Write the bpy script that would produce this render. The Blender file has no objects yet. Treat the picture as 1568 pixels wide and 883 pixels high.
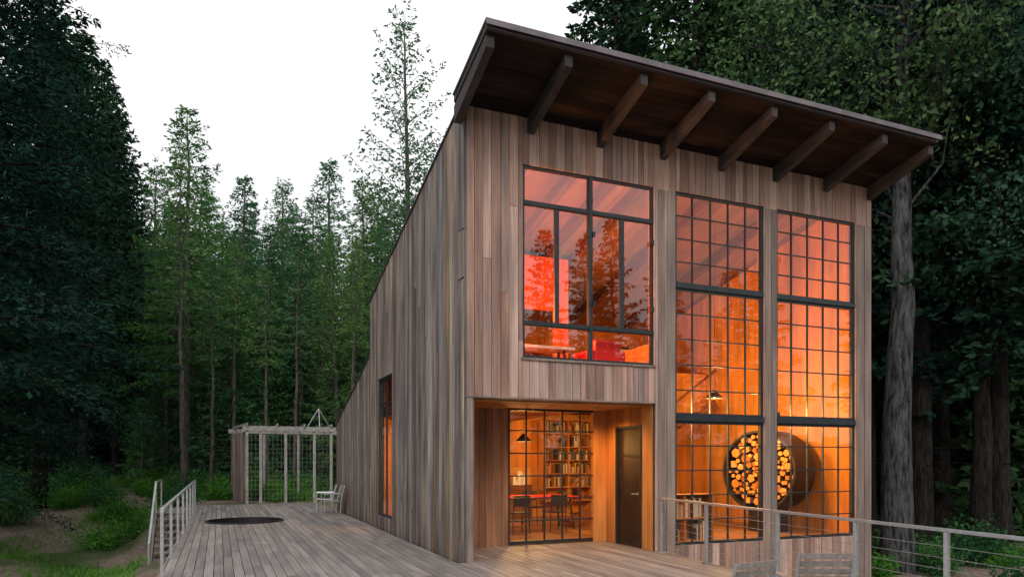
import bpy, math, random, time
import numpy as np
from mathutils import Vector, Matrix
random.seed(7)
T0=time.time()
sc=bpy.context.scene
col=sc.collection
R=random.uniform

# ------------------------------------------------------------------ helpers
class MB:
    def __init__(s): s.v=[];s.f=[];s.m=[]
    def hexa(s,p,m=0):
        n=len(s.v); s.v+= [tuple(q) for q in p]
        for f in ((0,3,2,1),(4,5,6,7),(0,1,5,4),(1,2,6,5),(2,3,7,6),(3,0,4,7)):
            s.f.append(tuple(n+i for i in f)); s.m.append(m)
    def box(s,x0,x1,y0,y1,z0,z1,m=0):
        s.hexa([(x0,y0,z0),(x1,y0,z0),(x1,y1,z0),(x0,y1,z0),(x0,y0,z1),(x1,y0,z1),(x1,y1,z1),(x0,y1,z1)],m)
    def beam(s,a,b,w,h,m=0,up=(0,0,1)):
        a=Vector(a);b=Vector(b);d=(b-a).normalized();u=Vector(up)
        if abs(d.dot(u))>.98:u=Vector((0,1,0))
        r=d.cross(u).normalized();u=r.cross(d).normalized()
        r*=w/2;u*=h/2
        s.hexa([a-r-u,a+r-u,b+r-u,b-r-u,a-r+u,a+r+u,b+r+u,b-r+u],m)
    def tube(s,a,b,r,n=8,m=0,r2=None,caps=True,capm=None):
        if r2 is None:r2=r
        a=Vector(a);b=Vector(b);d=(b-a).normalized()
        x=d.orthogonal().normalized();y=d.cross(x)
        k=len(s.v)
        for (c,rr) in ((a,r),(b,r2)):
            for i in range(n):
                t=2*math.pi*i/n; s.v.append(tuple(c+x*math.cos(t)*rr+y*math.sin(t)*rr))
        for i in range(n):
            j=(i+1)%n; s.f.append((k+i,k+j,k+n+j,k+n+i)); s.m.append(m)
        if caps:
            s.f.append(tuple(k+i for i in reversed(range(n))));s.m.append(m if capm is None else capm)
            s.f.append(tuple(k+n+i for i in range(n)));s.m.append(m if capm is None else capm)
    def quad(s,p,m=0):
        n=len(s.v); s.v+=[tuple(q) for q in p]; s.f.append(tuple(range(n,n+len(p))));s.m.append(m)
    def obj(s,name,mats,parent=None,bevel=0,smooth=False,matrix=None):
        me=bpy.data.meshes.new(name); me.from_pydata(s.v,[],s.f)
        for m in (mats if isinstance(mats,(list,tuple)) else [mats]): me.materials.append(m)
        me.polygons.foreach_set('material_index',s.m)
        if smooth: me.polygons.foreach_set('use_smooth',[True]*len(s.f))
        me.update()
        o=bpy.data.objects.new(name,me); col.objects.link(o)
        if parent is not None:o.parent=parent
        if matrix is not None:o.matrix_local=matrix
        if bevel:
            b=o.modifiers.new('b','BEVEL');b.width=bevel;b.segments=2;b.limit_method='ANGLE'
        return o
def empty(name,loc=(0,0,0),rz=0):
    e=bpy.data.objects.new(name,None);col.objects.link(e);e.location=loc;e.rotation_euler=(0,0,rz);e.empty_display_size=.3
    return e

# ------------------------------------------------------------------ materials
def newmat(name):
    m=bpy.data.materials.new(name);m.use_nodes=True
    nt=m.node_tree; nt.nodes.clear()
    out=nt.nodes.new('ShaderNodeOutputMaterial')
    return m,nt,out
def N(nt,t,**k):
    n=nt.nodes.new(t)
    for a,b in k.items():
        if hasattr(n,a): setattr(n,a,b)
        else: n.inputs[a].default_value=b
    return n
def ramp(nt,stops,fac):
    r=nt.nodes.new('ShaderNodeValToRGB')
    e=r.color_ramp.elements
    while len(e)<len(stops): e.new(.5)
    for i,(p,c) in enumerate(stops):
        e[i].position=p; e[i].color=(c[0],c[1],c[2],1)
    nt.links.new(fac,r.inputs[0]); return r
def mul(nt,a,b,fac=1,mode='MULTIPLY'):
    m=nt.nodes.new('ShaderNodeMix');m.data_type='RGBA';m.blend_type=mode
    m.inputs[0].default_value=fac
    nt.links.new(a,m.inputs[6]);nt.links.new(b,m.inputs[7]);return m.outputs[2]

def wood(name,cols,axis='Z',rough=.8,freq=28,bump=.35,contrast=(.6,1.15),stain=.35,spec=.3,foot=None):
    m,nt,out=newmat(name);L=nt.links
    bs=N(nt,'ShaderNodeBsdfPrincipled');L.new(bs.outputs[0],out.inputs[0])
    bs.inputs['Roughness'].default_value=rough;bs.inputs['Specular IOR Level'].default_value=spec
    tc=N(nt,'ShaderNodeTexCoord');mp=N(nt,'ShaderNodeMapping')
    s=[freq]*3; s['XYZ'.index(axis)]=.9
    mp.inputs['Scale'].default_value=s
    L.new(tc.outputs['Object'],mp.inputs[0])
    g=N(nt,'ShaderNodeNewGeometry')
    w=N(nt,'ShaderNodeMath',operation='MULTIPLY');w.inputs[1].default_value=60;L.new(g.outputs['Random Per Island'],w.inputs[0])
    n1=N(nt,'ShaderNodeTexNoise',noise_dimensions='4D');n1.inputs['Scale'].default_value=1;n1.inputs['Detail'].default_value=3.5;n1.inputs['Roughness'].default_value=.65
    L.new(mp.outputs[0],n1.inputs['Vector']);L.new(w.outputs[0],n1.inputs['W'])
    n2=N(nt,'ShaderNodeTexNoise',noise_dimensions='4D');n2.inputs['Scale'].default_value=1.3;n2.inputs['Detail'].default_value=3
    mp2=N(nt,'ShaderNodeMapping');s=[2.5]*3;s['XYZ'.index(axis)]=.5;mp2.inputs['Scale'].default_value=s
    L.new(tc.outputs['Object'],mp2.inputs[0]);L.new(mp2.outputs[0],n2.inputs['Vector']);L.new(w.outputs[0],n2.inputs['W'])
    k=len(cols)-1
    base=ramp(nt,[(i/k,c) for i,c in enumerate(cols)],g.outputs['Random Per Island'])
    a,b=contrast
    gr=ramp(nt,[(.3,(a,a,a)),(.68,(b,b,b))],n1.outputs[0])
    st=ramp(nt,[(.32,(1-stain,1-stain*1.0,1-stain*.95)),(.62,(1.08,1.04,1.0))],n2.outputs[0])
    c=mul(nt,base.outputs[0],gr.outputs[0]);c=mul(nt,c,st.outputs[0])
    if foot:   # rain-splash weathering near the foot of the wall
        sp=N(nt,'ShaderNodeSeparateXYZ');L.new(tc.outputs['Object'],sp.inputs[0])
        ad=N(nt,'ShaderNodeMath',operation='MULTIPLY_ADD');ad.inputs[1].default_value=2.2;L.new(n2.outputs[0],ad.inputs[0]);L.new(sp.outputs['Z'],ad.inputs[2])
        mr=N(nt,'ShaderNodeMapRange');mr.inputs[1].default_value=.9;mr.inputs[2].default_value=2.4;L.new(ad.outputs[0],mr.inputs[0])
        fr=ramp(nt,[(0,foot),(1,(1,1,1))],mr.outputs[0]);c=mul(nt,c,fr.outputs[0])
    L.new(c,bs.inputs['Base Color'])
    bp=N(nt,'ShaderNodeBump');bp.inputs['Strength'].default_value=bump;bp.inputs['Distance'].default_value=.01
    L.new(n1.outputs[0],bp.inputs['Height']);L.new(bp.outputs[0],bs.inputs['Normal'])
    return m
def simple(name,c,rough=.6,metal=0,var=.25,scale=6,bump=0,emit=None,estr=0):
    m,nt,out=newmat(name);L=nt.links
    bs=N(nt,'ShaderNodeBsdfPrincipled');L.new(bs.outputs[0],out.inputs[0])
    bs.inputs['Roughness'].default_value=rough;bs.inputs['Metallic'].default_value=metal
    tc=N(nt,'ShaderNodeTexCoord');n=N(nt,'ShaderNodeTexNoise');n.inputs['Scale'].default_value=scale;n.inputs['Detail'].default_value=4
    L.new(tc.outputs['Object'],n.inputs['Vector'])
    r=ramp(nt,[(.3,[x*(1-var) for x in c]),(.7,[min(1,x*(1+var)) for x in c])],n.outputs[0])
    L.new(r.outputs[0],bs.inputs['Base Color'])
    if bump:
        b=N(nt,'ShaderNodeBump');b.inputs['Strength'].default_value=bump;b.inputs['Distance'].default_value=.02
        L.new(n.outputs[0],b.inputs['Height']);L.new(b.outputs[0],bs.inputs['Normal'])
    if emit:
        bs.inputs['Emission Color'].default_value=(*emit,1);bs.inputs['Emission Strength'].default_value=estr
    return m
def island(name,cols,rough=.6):
    m,nt,out=newmat(name);L=nt.links
    bs=N(nt,'ShaderNodeBsdfPrincipled');L.new(bs.outputs[0],out.inputs[0]);bs.inputs['Roughness'].default_value=rough
    g=N(nt,'ShaderNodeNewGeometry');k=len(cols)
    r=ramp(nt,[(i/k,c) for i,c in enumerate(cols)],g.outputs['Random Per Island']);r.color_ramp.interpolation='CONSTANT'
    L.new(r.outputs[0],bs.inputs['Base Color']);return m
def leafmat(name,dark,light,trans=.3):
    m,nt,out=newmat(name);L=nt.links
    tc=N(nt,'ShaderNodeTexCoord');n=N(nt,'ShaderNodeTexNoise');n.inputs['Scale'].default_value=.7;n.inputs['Detail'].default_value=1
    L.new(tc.outputs['Object'],n.inputs['Vector'])
    g=N(nt,'ShaderNodeNewGeometry');oi=N(nt,'ShaderNodeObjectInfo')
    a=N(nt,'ShaderNodeMath',operation='MULTIPLY_ADD');a.inputs[1].default_value=.5;L.new(g.outputs['Random Per Island'],a.inputs[0]);
    b=N(nt,'ShaderNodeMath',operation='MULTIPLY_ADD');b.inputs[1].default_value=1.3;b.inputs[2].default_value=-.4;L.new(n.outputs[0],b.inputs[0])
    L.new(b.outputs[0],a.inputs[2])
    r=ramp(nt,[(.1,dark),(.9,light)],a.outputs[0])
    ob=ramp(nt,[(0,(.55,.68,.78)),(.5,(1,1,1)),(1,(1.25,1.15,.75))],oi.outputs['Random'])
    c=mul(nt,r.outputs[0],ob.outputs[0])
    d=N(nt,'ShaderNodeBsdfDiffuse');L.new(c,d.inputs[0])
    if trans>0:
        t=N(nt,'ShaderNodeBsdfTranslucent');mx=N(nt,'ShaderNodeMixShader');mx.inputs[0].default_value=trans
        L.new(c,t.inputs[0]);L.new(d.outputs[0],mx.inputs[1]);L.new(t.outputs[0],mx.inputs[2]);L.new(mx.outputs[0],out.inputs[0])
    else: L.new(d.outputs[0],out.inputs[0])
    return m
def glassmat(name,tint,refl=.1,k=.9):
    m,nt,out=newmat(name);L=nt.links
    lw=N(nt,'ShaderNodeLayerWeight');lw.inputs[0].default_value=.5
    p=N(nt,'ShaderNodeMath',operation='POWER');p.inputs[1].default_value=3;L.new(lw.outputs['Facing'],p.inputs[0])
    a=N(nt,'ShaderNodeMath',operation='MULTIPLY_ADD');a.inputs[1].default_value=k;a.inputs[2].default_value=refl;a.use_clamp=True;L.new(p.outputs[0],a.inputs[0])
    t=N(nt,'ShaderNodeBsdfTransparent');t.inputs[0].default_value=(*tint,1)
    g=N(nt,'ShaderNodeBsdfGlossy');g.inputs['Roughness'].default_value=0.004
    tc=N(nt,'ShaderNodeTexCoord');n=N(nt,'ShaderNodeTexNoise');n.inputs['Scale'].default_value=1.6;L.new(tc.outputs['Object'],n.inputs['Vector'])
    b=N(nt,'ShaderNodeBump');b.inputs['Strength'].default_value=.06;b.inputs['Distance'].default_value=.02;L.new(n.outputs[0],b.inputs['Height']);L.new(b.outputs[0],g.inputs['Normal'])
    mx=N(nt,'ShaderNodeMixShader');L.new(a.outputs[0],mx.inputs[0]);L.new(t.outputs[0],mx.inputs[1]);L.new(g.outputs[0],mx.inputs[2]);L.new(mx.outputs[0],out.inputs[0])
    return m

M_front=wood('siding_front',[(.54,.345,.275),(.64,.44,.365),(.42,.25,.20),(.68,.49,.42),(.28,.175,.14),(.59,.39,.315),(.45,.26,.19),(.66,.47,.40),(.37,.265,.235)],contrast=(.6,1.1),stain=.36)
M_side=wood('siding_side',[(.28,.255,.25),(.18,.166,.166),(.42,.39,.375),(.28,.195,.145),(.15,.135,.135),(.34,.315,.305),(.48,.38,.29),(.23,.212,.212),(.40,.285,.195)],contrast=(.45,1.22),stain=.55,foot=(.78,.72,.68))
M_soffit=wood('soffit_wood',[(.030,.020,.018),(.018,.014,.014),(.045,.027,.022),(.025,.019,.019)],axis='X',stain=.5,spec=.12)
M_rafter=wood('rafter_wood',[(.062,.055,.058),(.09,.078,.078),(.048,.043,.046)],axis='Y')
M_post=wood('trim_wood',[(.37,.285,.25),(.29,.23,.205),(.42,.33,.285)],contrast=(.6,1.15))
M_warm=wood('cedar_warm',[(.60,.24,.06),(.66,.29,.08),(.50,.19,.05)],contrast=(.7,1.1))
M_brown=wood('cedar_brown',[(.33,.165,.09),(.40,.215,.125),(.24,.12,.07),(.36,.185,.105)],contrast=(.6,1.1))
M_deck=wood('deck_boards',[(.27,.24,.23),(.325,.292,.278),(.205,.185,.18),(.355,.32,.30),(.24,.215,.205)],axis='Y',contrast=(.65,1.15),stain=.38,rough=.55,spec=.45)
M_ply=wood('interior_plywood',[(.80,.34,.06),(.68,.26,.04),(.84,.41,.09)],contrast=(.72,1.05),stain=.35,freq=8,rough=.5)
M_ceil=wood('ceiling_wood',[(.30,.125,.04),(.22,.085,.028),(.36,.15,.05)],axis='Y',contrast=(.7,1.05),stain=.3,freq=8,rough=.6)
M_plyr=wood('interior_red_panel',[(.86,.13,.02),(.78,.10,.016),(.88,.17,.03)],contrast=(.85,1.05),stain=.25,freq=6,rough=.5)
M_beam=wood('interior_beam',[(.22,.08,.03),(.17,.062,.024)],axis='Y')
M_dark=simple('dark_backing',(.02,.018,.016),.9)
M_steel=simple('window_steel',(.028,.036,.042),.45,.3,.2)
M_galv=simple('galvanised_steel',(.52,.53,.54),.4,.75,.15,20)
M_cable=simple('cable_steel',(.45,.46,.47),.4,.8,.1)
M_roof=simple('roof_metal',(.07,.06,.066),.6,.3,.2,3)
M_flash=simple('roof_flashing',(.17,.145,.16),.55,.5,.25,3)
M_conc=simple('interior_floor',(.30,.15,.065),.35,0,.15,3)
M_drum=simple('drum_steel',(.03,.027,.028),.5,.5,.3,4)
M_bark=simple('log_bark',(.12,.06,.03),.9,0,.4,15,.5)
M_logend=island('log_end',[(.62,.28,.07),(.5,.2,.04),(.7,.34,.09),(.32,.12,.03)])
M_books=island('book_spines',[(.6,.5,.36),(.30,.07,.04),(.7,.62,.48),(.08,.07,.07),(.5,.32,.1),(.10,.08,.06),(.45,.2,.08),(.55,.5,.4),(.2,.16,.12)])
M_red=simple('red_lacquer',(.75,.02,.015),.25,0,.05)
M_white=simple('white_paint',(.75,.73,.7),.5,0,.05)
M_black=simple('black_paint',(.02,.02,.022),.4,0,.1)
M_door=simple('door_steel',(.055,.045,.035),.3,.6,.25,2)
M_bulb=simple('lamp_glow',(1,.8,.5),.5,0,0,emit=(1,.55,.2),estr=10)
G_clear=glassmat('window_glass',(.95,.95,.93),.055,.75)
G_red=glassmat('warm_window_glass',(.98,.93,.90),.13,.75)
M_water=simple('tub_water',(.03,.035,.04),.3,0,.3,3)

# ------------------------------------------------------------------ survey frame (building axes)
CAM=Vector((-3.663,-10.692,1.65))
def V(px,t):
    u=(px-784)/1073
    return (CAM.x+t*(.9226*u+.3858), CAM.y+t*(.9226-.3858*u))
def ss(a,b,x):
    t=np.clip((x-a)/(b-a),0,1);return t*t*(3-2*t)
def gz(x,y):
    x=np.asarray(x,float);y=np.asarray(y,float)
    left=-1.65+1.75*ss(13,31,y)+.45*np.exp(-((x+10.5)**2+(y-13.6)**2)/5)
    right=-1.15+1.12*ss(13,17.3,y)
    w=ss(-7.0,-4.8,x)
    g=left*(1-w)+right*w
    d=np.hypot(x,y)
    g=g+.045*np.clip(d-45,0,200)
    g=g+.07*np.sin(x*.9+1.3*np.sin(y*.5))*np.cos(y*.8)*ss(0,2,np.abs(x-0)-5)
    return g

# ------------------------------------------------------------------ ground
def build_ground():
    n=200
    a=np.linspace(-1,1,n); s=np.sinh(a*4.2)/np.sinh(4.2)*420
    X,Y=np.meshgrid(s-4,s+10)
    rng=np.random.default_rng(3)
    Z=gz(X,Y)+rng.normal(0,.04,X.shape)*(np.hypot(X,Y)<60)
    v=np.stack([X,Y,Z],-1).reshape(-1,3)
    idx=np.arange(n*n).reshape(n,n)
    f=np.stack([idx[:-1,:-1],idx[:-1,1:],idx[1:,1:],idx[1:,:-1]],-1).reshape(-1,4)
    me=bpy.data.meshes.new('ground');me.from_pydata(v.tolist(),[],f.tolist())
    me.polygons.foreach_set('use_smooth',[True]*len(f))
    m,nt,out=newmat('forest_floor');L=nt.links
    bs=N(nt,'ShaderNodeBsdfPrincipled');bs.inputs['Roughness'].default_value=.95;bs.inputs['Specular IOR Level'].default_value=.1;L.new(bs.outputs[0],out.inputs[0])
    tc=N(nt,'ShaderNodeTexCoord')
    n1=N(nt,'ShaderNodeTexNoise');n1.inputs['Scale'].default_value=.22;n1.inputs['Detail'].default_value=6
    n2=N(nt,'ShaderNodeTexNoise');n2.inputs['Scale'].default_value=7;n2.inputs['Detail'].default_value=8;n2.inputs['Roughness'].default_value=.75
    for q in(n1,n2):L.new(tc.outputs['Object'],q.inputs['Vector'])
    dirt=ramp(nt,[(.3,(.12,.085,.065)),(.5,(.26,.20,.165)),(.72,(.48,.40,.34))],n2.outputs[0])
    far_shade=ramp(nt,[(.3,(.012,.014,.009)),(.7,(.035,.04,.02))],n2.outputs[0])  # deep shade of the distant forest, painted into the floor colour
    grn=ramp(nt,[(.3,(.04,.07,.02)),(.7,(.11,.18,.05))],n2.outputs[0])
    fac=ramp(nt,[(.50,(0,0,0)),(.62,(1,1,1))],n1.outputs[0])
    mx=N(nt,'ShaderNodeMix',data_type='RGBA');L.new(fac.outputs[0],mx.inputs[0]);L.new(dirt.outputs[0],mx.inputs[6]);L.new(grn.outputs[0],mx.inputs[7])
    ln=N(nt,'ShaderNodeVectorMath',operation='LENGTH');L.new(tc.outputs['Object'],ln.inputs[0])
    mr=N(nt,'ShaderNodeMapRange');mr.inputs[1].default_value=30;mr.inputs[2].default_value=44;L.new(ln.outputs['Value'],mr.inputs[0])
    mx2=N(nt,'ShaderNodeMix',data_type='RGBA');L.new(mr.outputs[0],mx2.inputs[0]);L.new(mx.outputs[2],mx2.inputs[6]);L.new(far_shade.outputs[0],mx2.inputs[7])
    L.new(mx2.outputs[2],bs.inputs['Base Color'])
    b=N(nt,'ShaderNodeBump');b.inputs['Strength'].default_value=.9;b.inputs['Distance'].default_value=.08;L.new(n2.outputs[0],b.inputs['Height']);L.new(b.outputs[0],bs.inputs['Normal'])
    me.materials.append(m)
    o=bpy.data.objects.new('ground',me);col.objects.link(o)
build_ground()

# ------------------------------------------------------------------ siding generator
def siding(mb,s0,s1,zlo,zhi,place,openings=(),bw=.14,gap=.010,d0=0,d1=.022,jit=.012,split=.5,m=0,seed=1):
    rnd=random.Random(seed)
    zf=zhi if callable(zhi) else (lambda s:zhi)
    edges=sorted({s0,s1,*[e for o in openings for e in (o[0],o[1]) if s0<e<s1]})
    for a,b in zip(edges[:-1],edges[1:]):
        n=max(1,round((b-a)/bw)); w=[rnd.uniform(.65,1.35) for _ in range(n)]; t=sum(w); c=a
        for q in w:
            e=c+(b-a)*q/t; mid=(c+e)/2
            iv=[(zlo,None)]
            for o in openings:
                if o[0]<mid<o[1]:
                    new=[]
                    for (l,h) in iv:
                        hh=h if h is not None else 1e9
                        if o[3]<=l or o[2]>=hh: new.append((l,h));continue
                        if o[2]>l: new.append((l,o[2]))
                        if o[3]<hh: new.append((o[3],h))
                    iv=new
            for (l,h) in iv:
                top=zf(mid) if h is None else h
                if top-l<.02: continue
                cuts=[l]
                if split and top-l>2.2 and rnd.random()<split: cuts.append(l+(top-l)*rnd.uniform(.2,.8))
                cuts.append(top)
                for i in range(len(cuts)-1):
                    za=cuts[i]+(.003 if i else 0); last=(i==len(cuts)-2)
                    zb1=zb2=cuts[i+1]-.002
                    if last and h is None: zb1=zf(c)-.001;zb2=zf(e)-.001
                    dd=d1+rnd.uniform(0,jit)
                    g=gap/2
                    P=[place(c+g,dd,za),place(e-g,dd,za),place(e-g,d0,za),place(c+g,d0,za),
                       place(c+g,dd,zb1),place(e-g,dd,zb2),place(e-g,d0,zb2),place(c+g,d0,zb1)]
                    mb.hexa(P,m)
            c=e

# ------------------------------------------------------------------ HOUSE
W=8.98; D1=7.62; D2=13.2; ZF=7.33
house=empty('modern_wood_cabin')
front=lambda s,d,z:(s,-d,z)
sideL=lambda s,d,z:(-d,s,z)
roofz=lambda y:7.33-.225*y          # underside
low=lambda y:4.22-.27*(y-D1)
ops=[(.0,3.60,-2,2.68),(.996,3.569,3.34,6.556),(4.036,6.095,.08,6.556),(6.422,8.516,.08,6.556)]
fb=MB()
siding(fb,.0,W,-1.3,ZF,front,ops,bw=.14,seed=5,split=.3)
fb.obj('front_siding',M_front,house)
bk=MB();siding(bk,0,W,-1.3,ZF-.01,front,ops,bw=3,gap=0,d0=-.12,d1=-.003,jit=0,split=0);bk.obj('front_wall_core',M_dark,house)
ik=MB();siding(ik,.16,W-.16,2.95,ZF-.02,front,ops,bw=1.2,gap=.004,d0=-.15,d1=-.122,jit=0,split=0);ik.obj('front_wall_lining',M_ply,house)
tb=MB()
for (a,b) in ((3.66,3.80),(3.84,4.02),(6.12,6.25),(6.27,6.40),(8.55,8.73),(8.76,8.94)):
    tb.box(a,b,-.05,-.0355,-1.3 if a>3.7 else -.6,6.52,0)
tb.obj('post_trim_boards',M_post,house,bevel=.004)
tb=MB()
tb.box(-.02,3.6,-.045,.3,2.655,2.679,0)
tb.box(.96,3.6,-.06,-.0,3.305,3.34,0)
tb.obj('sill_boards',M_post,house)
tb=MB()
tb.box(.002,.122,-.034,-.001,-.9,2.654);tb.box(-.05,-.0355,-.03,.10,-.9,4.55);tb.box(-.05,-.0355,-.03,.10,5.36,7.3)
tb.obj('corner_boards',M_side,house,bevel=.003)
S_open=[(5.1,6.6,.28,3.62)]
sb=MB()
siding(sb,-.02,D1,-1.3,lambda y:roofz(y)+.12,sideL,S_open,bw=.15,seed=11,split=.45)
siding(sb,D1,D2,-1.3,lambda y:low(y)+.1,sideL,(),bw=.15,seed=12,split=.3)
sb.obj('side_siding',M_side,house)
pb=MB();pb.box(-.055,-.0355,-.028,.24,4.58,5.33);pb.obj('patch_board',M_post,house)
bk=MB();siding(bk,0.0,D1,-1.3,lambda y:roofz(y)-.01,sideL,S_open,bw=4,gap=0,d0=-.12,d1=-.003,jit=0,split=0)
siding(bk,D1,D2,-1.3,lambda y:low(y)-.01,sideL,(),bw=4,gap=0,d0=-.12,d1=-.003,jit=0,split=0)
bk.obj('side_wall_core',M_dark,house)
ik=MB();siding(ik,.16,D1-.1,2.95,lambda y:roofz(y)-.02,sideL,S_open,bw=1.2,gap=.004,d0=-.15,d1=-.122,jit=0,split=0);ik.obj('side_wall_lining',M_plyr,house)
ik=MB();siding(ik,1.9,D1-.1,0.03,2.7,sideL,S_open,bw=1.2,gap=.004,d0=-.15,d1=-.122,jit=0,split=0);ik.obj('side_wall_lower_lining',M_ply,house)
rb=MB()
siding(rb,0,D1,-1.3,lambda y:roofz(y)+.05,lambda s,d,z:(W-.12+d,s,z),(),bw=.15,seed=21,d0=.09,d1=.12)
siding(rb,D1,D2,-1.3,lambda y:low(y)+.05,lambda s,d,z:(W-.12+d,s,z),(),bw=.15,seed=22,d0=.09,d1=.12)
siding(rb,0,W,-1.3,low(D2),lambda s,d,z:(s,D2+d,z),(),bw=.15,seed=23)
siding(rb,0,W,low(D1),roofz(D1)+.05,lambda s,d,z:(s,D1+d,z),(),bw=.15,seed=24)
rb.obj('rear_siding',M_side,house)
rb=MB();siding(rb,0.16,D1,-1.2,lambda y:roofz(y)-.02,lambda s,d,z:(W-.16+d,s,z),(),bw=1.22,gap=.008,d0=0,d1=.08,jit=0,split=0)
siding(rb,.16,W-.2,-.0,roofz(D1)-.02,lambda s,d,z:(s,D1-.1-d,z),[(0.1,3.9,-.1,7)],bw=1.22,gap=.014,d0=0,d1=.04,jit=0.01,split=.9)
rb.obj('hall_lining',M_ply,house)
rb=MB();siding(rb,.16,3.9,2.95,roofz(D1)-.02,lambda s,d,z:(s,D1-.1-d,z),(),bw=1.22,gap=.01,d0=0,d1=.04,jit=0,split=.9)
rb.obj('loft_back_lining',M_plyr,house)
rb=MB();siding(rb,.16,3.9,0,2.7,lambda s,d,z:(s,D1-.1-d,z),(),bw=1.22,gap=.01,d0=0,d1=.04,jit=0,split=0)
rb.obj('study_back_lining',M_ply,house)

def slab(mb,x0,x1,y0,y1,zf,th,m=0):
    mb.hexa([(x0,y0,zf(y0)),(x1,y0,zf(y0)),(x1,y1,zf(y1)),(x0,y1,zf(y1)),(x0,y0,zf(y0)+th),(x1,y0,zf(y0)+th),(x1,y1,zf(y1)+th),(x0,y1,zf(y1)+th)],m)
rf=MB()
slab(rf,-.20,9.0,-1.5,-.0,lambda y:roofz(y)+.025,.09)
slab(rf,-.055,9.0,.001,D1+.06,lambda y:roofz(y)+.125,.035)
slab(rf,-.05,9.0,D1+.03,D2+.2,lambda y:low(y)+.105,.05)
rf.obj('roof_deck',M_roof,house)
rf=MB()
slab(rf,-.225,9.03,-1.53,-.01,lambda y:roofz(y)+.117,.03)
rf.box(-.225,9.03,-1.545,-1.531,roofz(-1.5)+.06,roofz(-1.5)+.135,0)
rf.obj('roof_flashing',M_flash,house)
sf=MB();y=-1.49
while y<.0:
    y2=min(y+.145,0.0); xs=[-.19];
    while xs[-1]<8.98: xs.append(min(8.98,xs[-1]+R(1.6,4)))
    for a,b in zip(xs[:-1],xs[1:]):
        z0,z1=roofz(y),roofz(y2-.006)
        sf.hexa([(a,y,z0),(b-.004,y,z0),(b-.004,y2-.006,z1),(a,y2-.006,z1),(a,y,z0+.022),(b-.004,y,z0+.022),(b-.004,y2-.006,z1+.022),(a,y2-.006,z1+.022)])
    y=y2+1e-6
    if y2>=0:break
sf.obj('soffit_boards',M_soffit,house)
rt=MB()
for X in (-.12,1.13,2.45,3.75,5.06,6.37,7.68,8.90):
    w=.065
    ya,yb=-1.42,-.038 if X>0 else .05
    h=.27
    z0a,z0b=roofz(ya)-.003,roofz(yb)-.003
    rt.hexa([(X-w,ya,z0a-.17),(X+w,ya,z0a-.17),(X+w,yb,z0b-h),(X-w,yb,z0b-h),(X-w,ya,z0a),(X+w,ya,z0a),(X+w,yb,z0b),(X-w,yb,z0b)])
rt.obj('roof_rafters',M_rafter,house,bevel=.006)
cb=MB();x=.16
while x<W-.2:
    slab(cb,x,min(x+1.2,W-.17),.16,D1-.1,lambda y:roofz(y)-.03,.025);x+=1.206
cb.obj('ceiling_panels',M_ceil,house)
cb=MB()
for X in (.7,1.55,2.4,3.25,3.95,5.6,7.4):
    cb.hexa([(X-.07,.17,roofz(.17)-.27),(X+.07,.17,roofz(.17)-.27),(X+.07,7.4,roofz(7.4)-.27),(X-.07,7.4,roofz(7.4)-.27),
             (X-.07,.17,roofz(.17)-.035),(X+.07,.17,roofz(.17)-.035),(X+.07,7.4,roofz(7.4)-.035),(X-.07,7.4,roofz(7.4)-.035)])
cb.box(3.8,8.8,5.2,5.34,2.9,3.2)
cb.obj('ceiling_beams',M_beam,house)
fl=MB();fl.box(3.62,W-.17,.13,D1-.05,-.1,.03);fl.box(.16,3.62,1.75,D1-.05,-.1,.025)
fl.obj('ground_floor',M_conc,house)
fl=MB();fl.box(.0+.13,3.75,.125,D1-.06,2.70,2.94);fl.box(3.75,8.8,5.35,D1-.15,2.95,3.1);fl.obj('loft_floor',M_beam,house)
lp=MB();siding(lp,3.8,8.8,2.9,4.0,lambda s,d,z:(s,5.19-d,z),(),bw=1.22,gap=.012,d0=0,d1=.03,jit=.006,split=0)
lp.box(3.76,3.80,.2,5.2,2.94,3.8)
lp.obj('loft_parapet',M_ply,house)
lg=MB();n=16
for i in range(n):
    x=4.2+.26*i;z=.1+.185*i
    lg.box(x,x+.28,4.2,5.0,z,z+.04)
lg.beam((4.1,4.17,.1),(8.35,4.17,3.1),.05,.26);lg.beam((4.1,4.17,1.0),(8.35,4.17,4.0),.04,.05)
lg.obj('interior_stair',M_beam,house)
# recess
rc=MB()
siding(rc,.13,1.44,0,2.63,lambda s,d,z:(s,1.72-d,z),(),bw=.15,seed=31,split=0)
siding(rc,.02,1.68,0,2.63,lambda s,d,z:(.125+d,s,z),(),bw=.15,seed=32,split=0)
rc.obj('recess_cladding',M_brown,house)
rc=MB()
siding(rc,.04,1.70,0,2.66,lambda s,d,z:(3.615-d,s,z),[(.42,1.28,0,2.28)],bw=.16,seed=33,split=0)
rc.box(3.64,3.78,0.03,1.75,0.0,2.66)
rc.box(3.3,3.61,1.70,1.80,0,2.66)
rc.obj('entry_cladding',M_warm,house)
rc=MB();yy=.31
while yy<1.7: rc.box(.15,3.59,yy,min(yy+.135,1.7),2.632,2.653);yy+=.142
rc.box(.15,3.59,.31,1.72,2.655,2.69)
rc.obj('recess_ceiling',M_warm,house)
dr=MB();dr.box(3.60,3.625,.45,1.25,.02,2.24);dr.obj('entry_door',M_door,house)
dr=MB()
dr.box(3.565,3.60,.40,.45,0,2.29);dr.box(3.565,3.60,1.25,1.30,0,2.29);dr.box(3.565,3.60,.45,1.25,2.24,2.29)
dr.obj('entry_door_frame',M_steel,house)
dr=MB();dr.tube((3.60,.55,1.0),(3.54,.55,1.0),.012);dr.tube((3.545,.55,1.0),(3.545,.67,1.0),.012);dr.tube((3.60,.55,1.0),(3.59,.55,1.0),.03);dr.obj('door_handle',M_galv,house)

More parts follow.
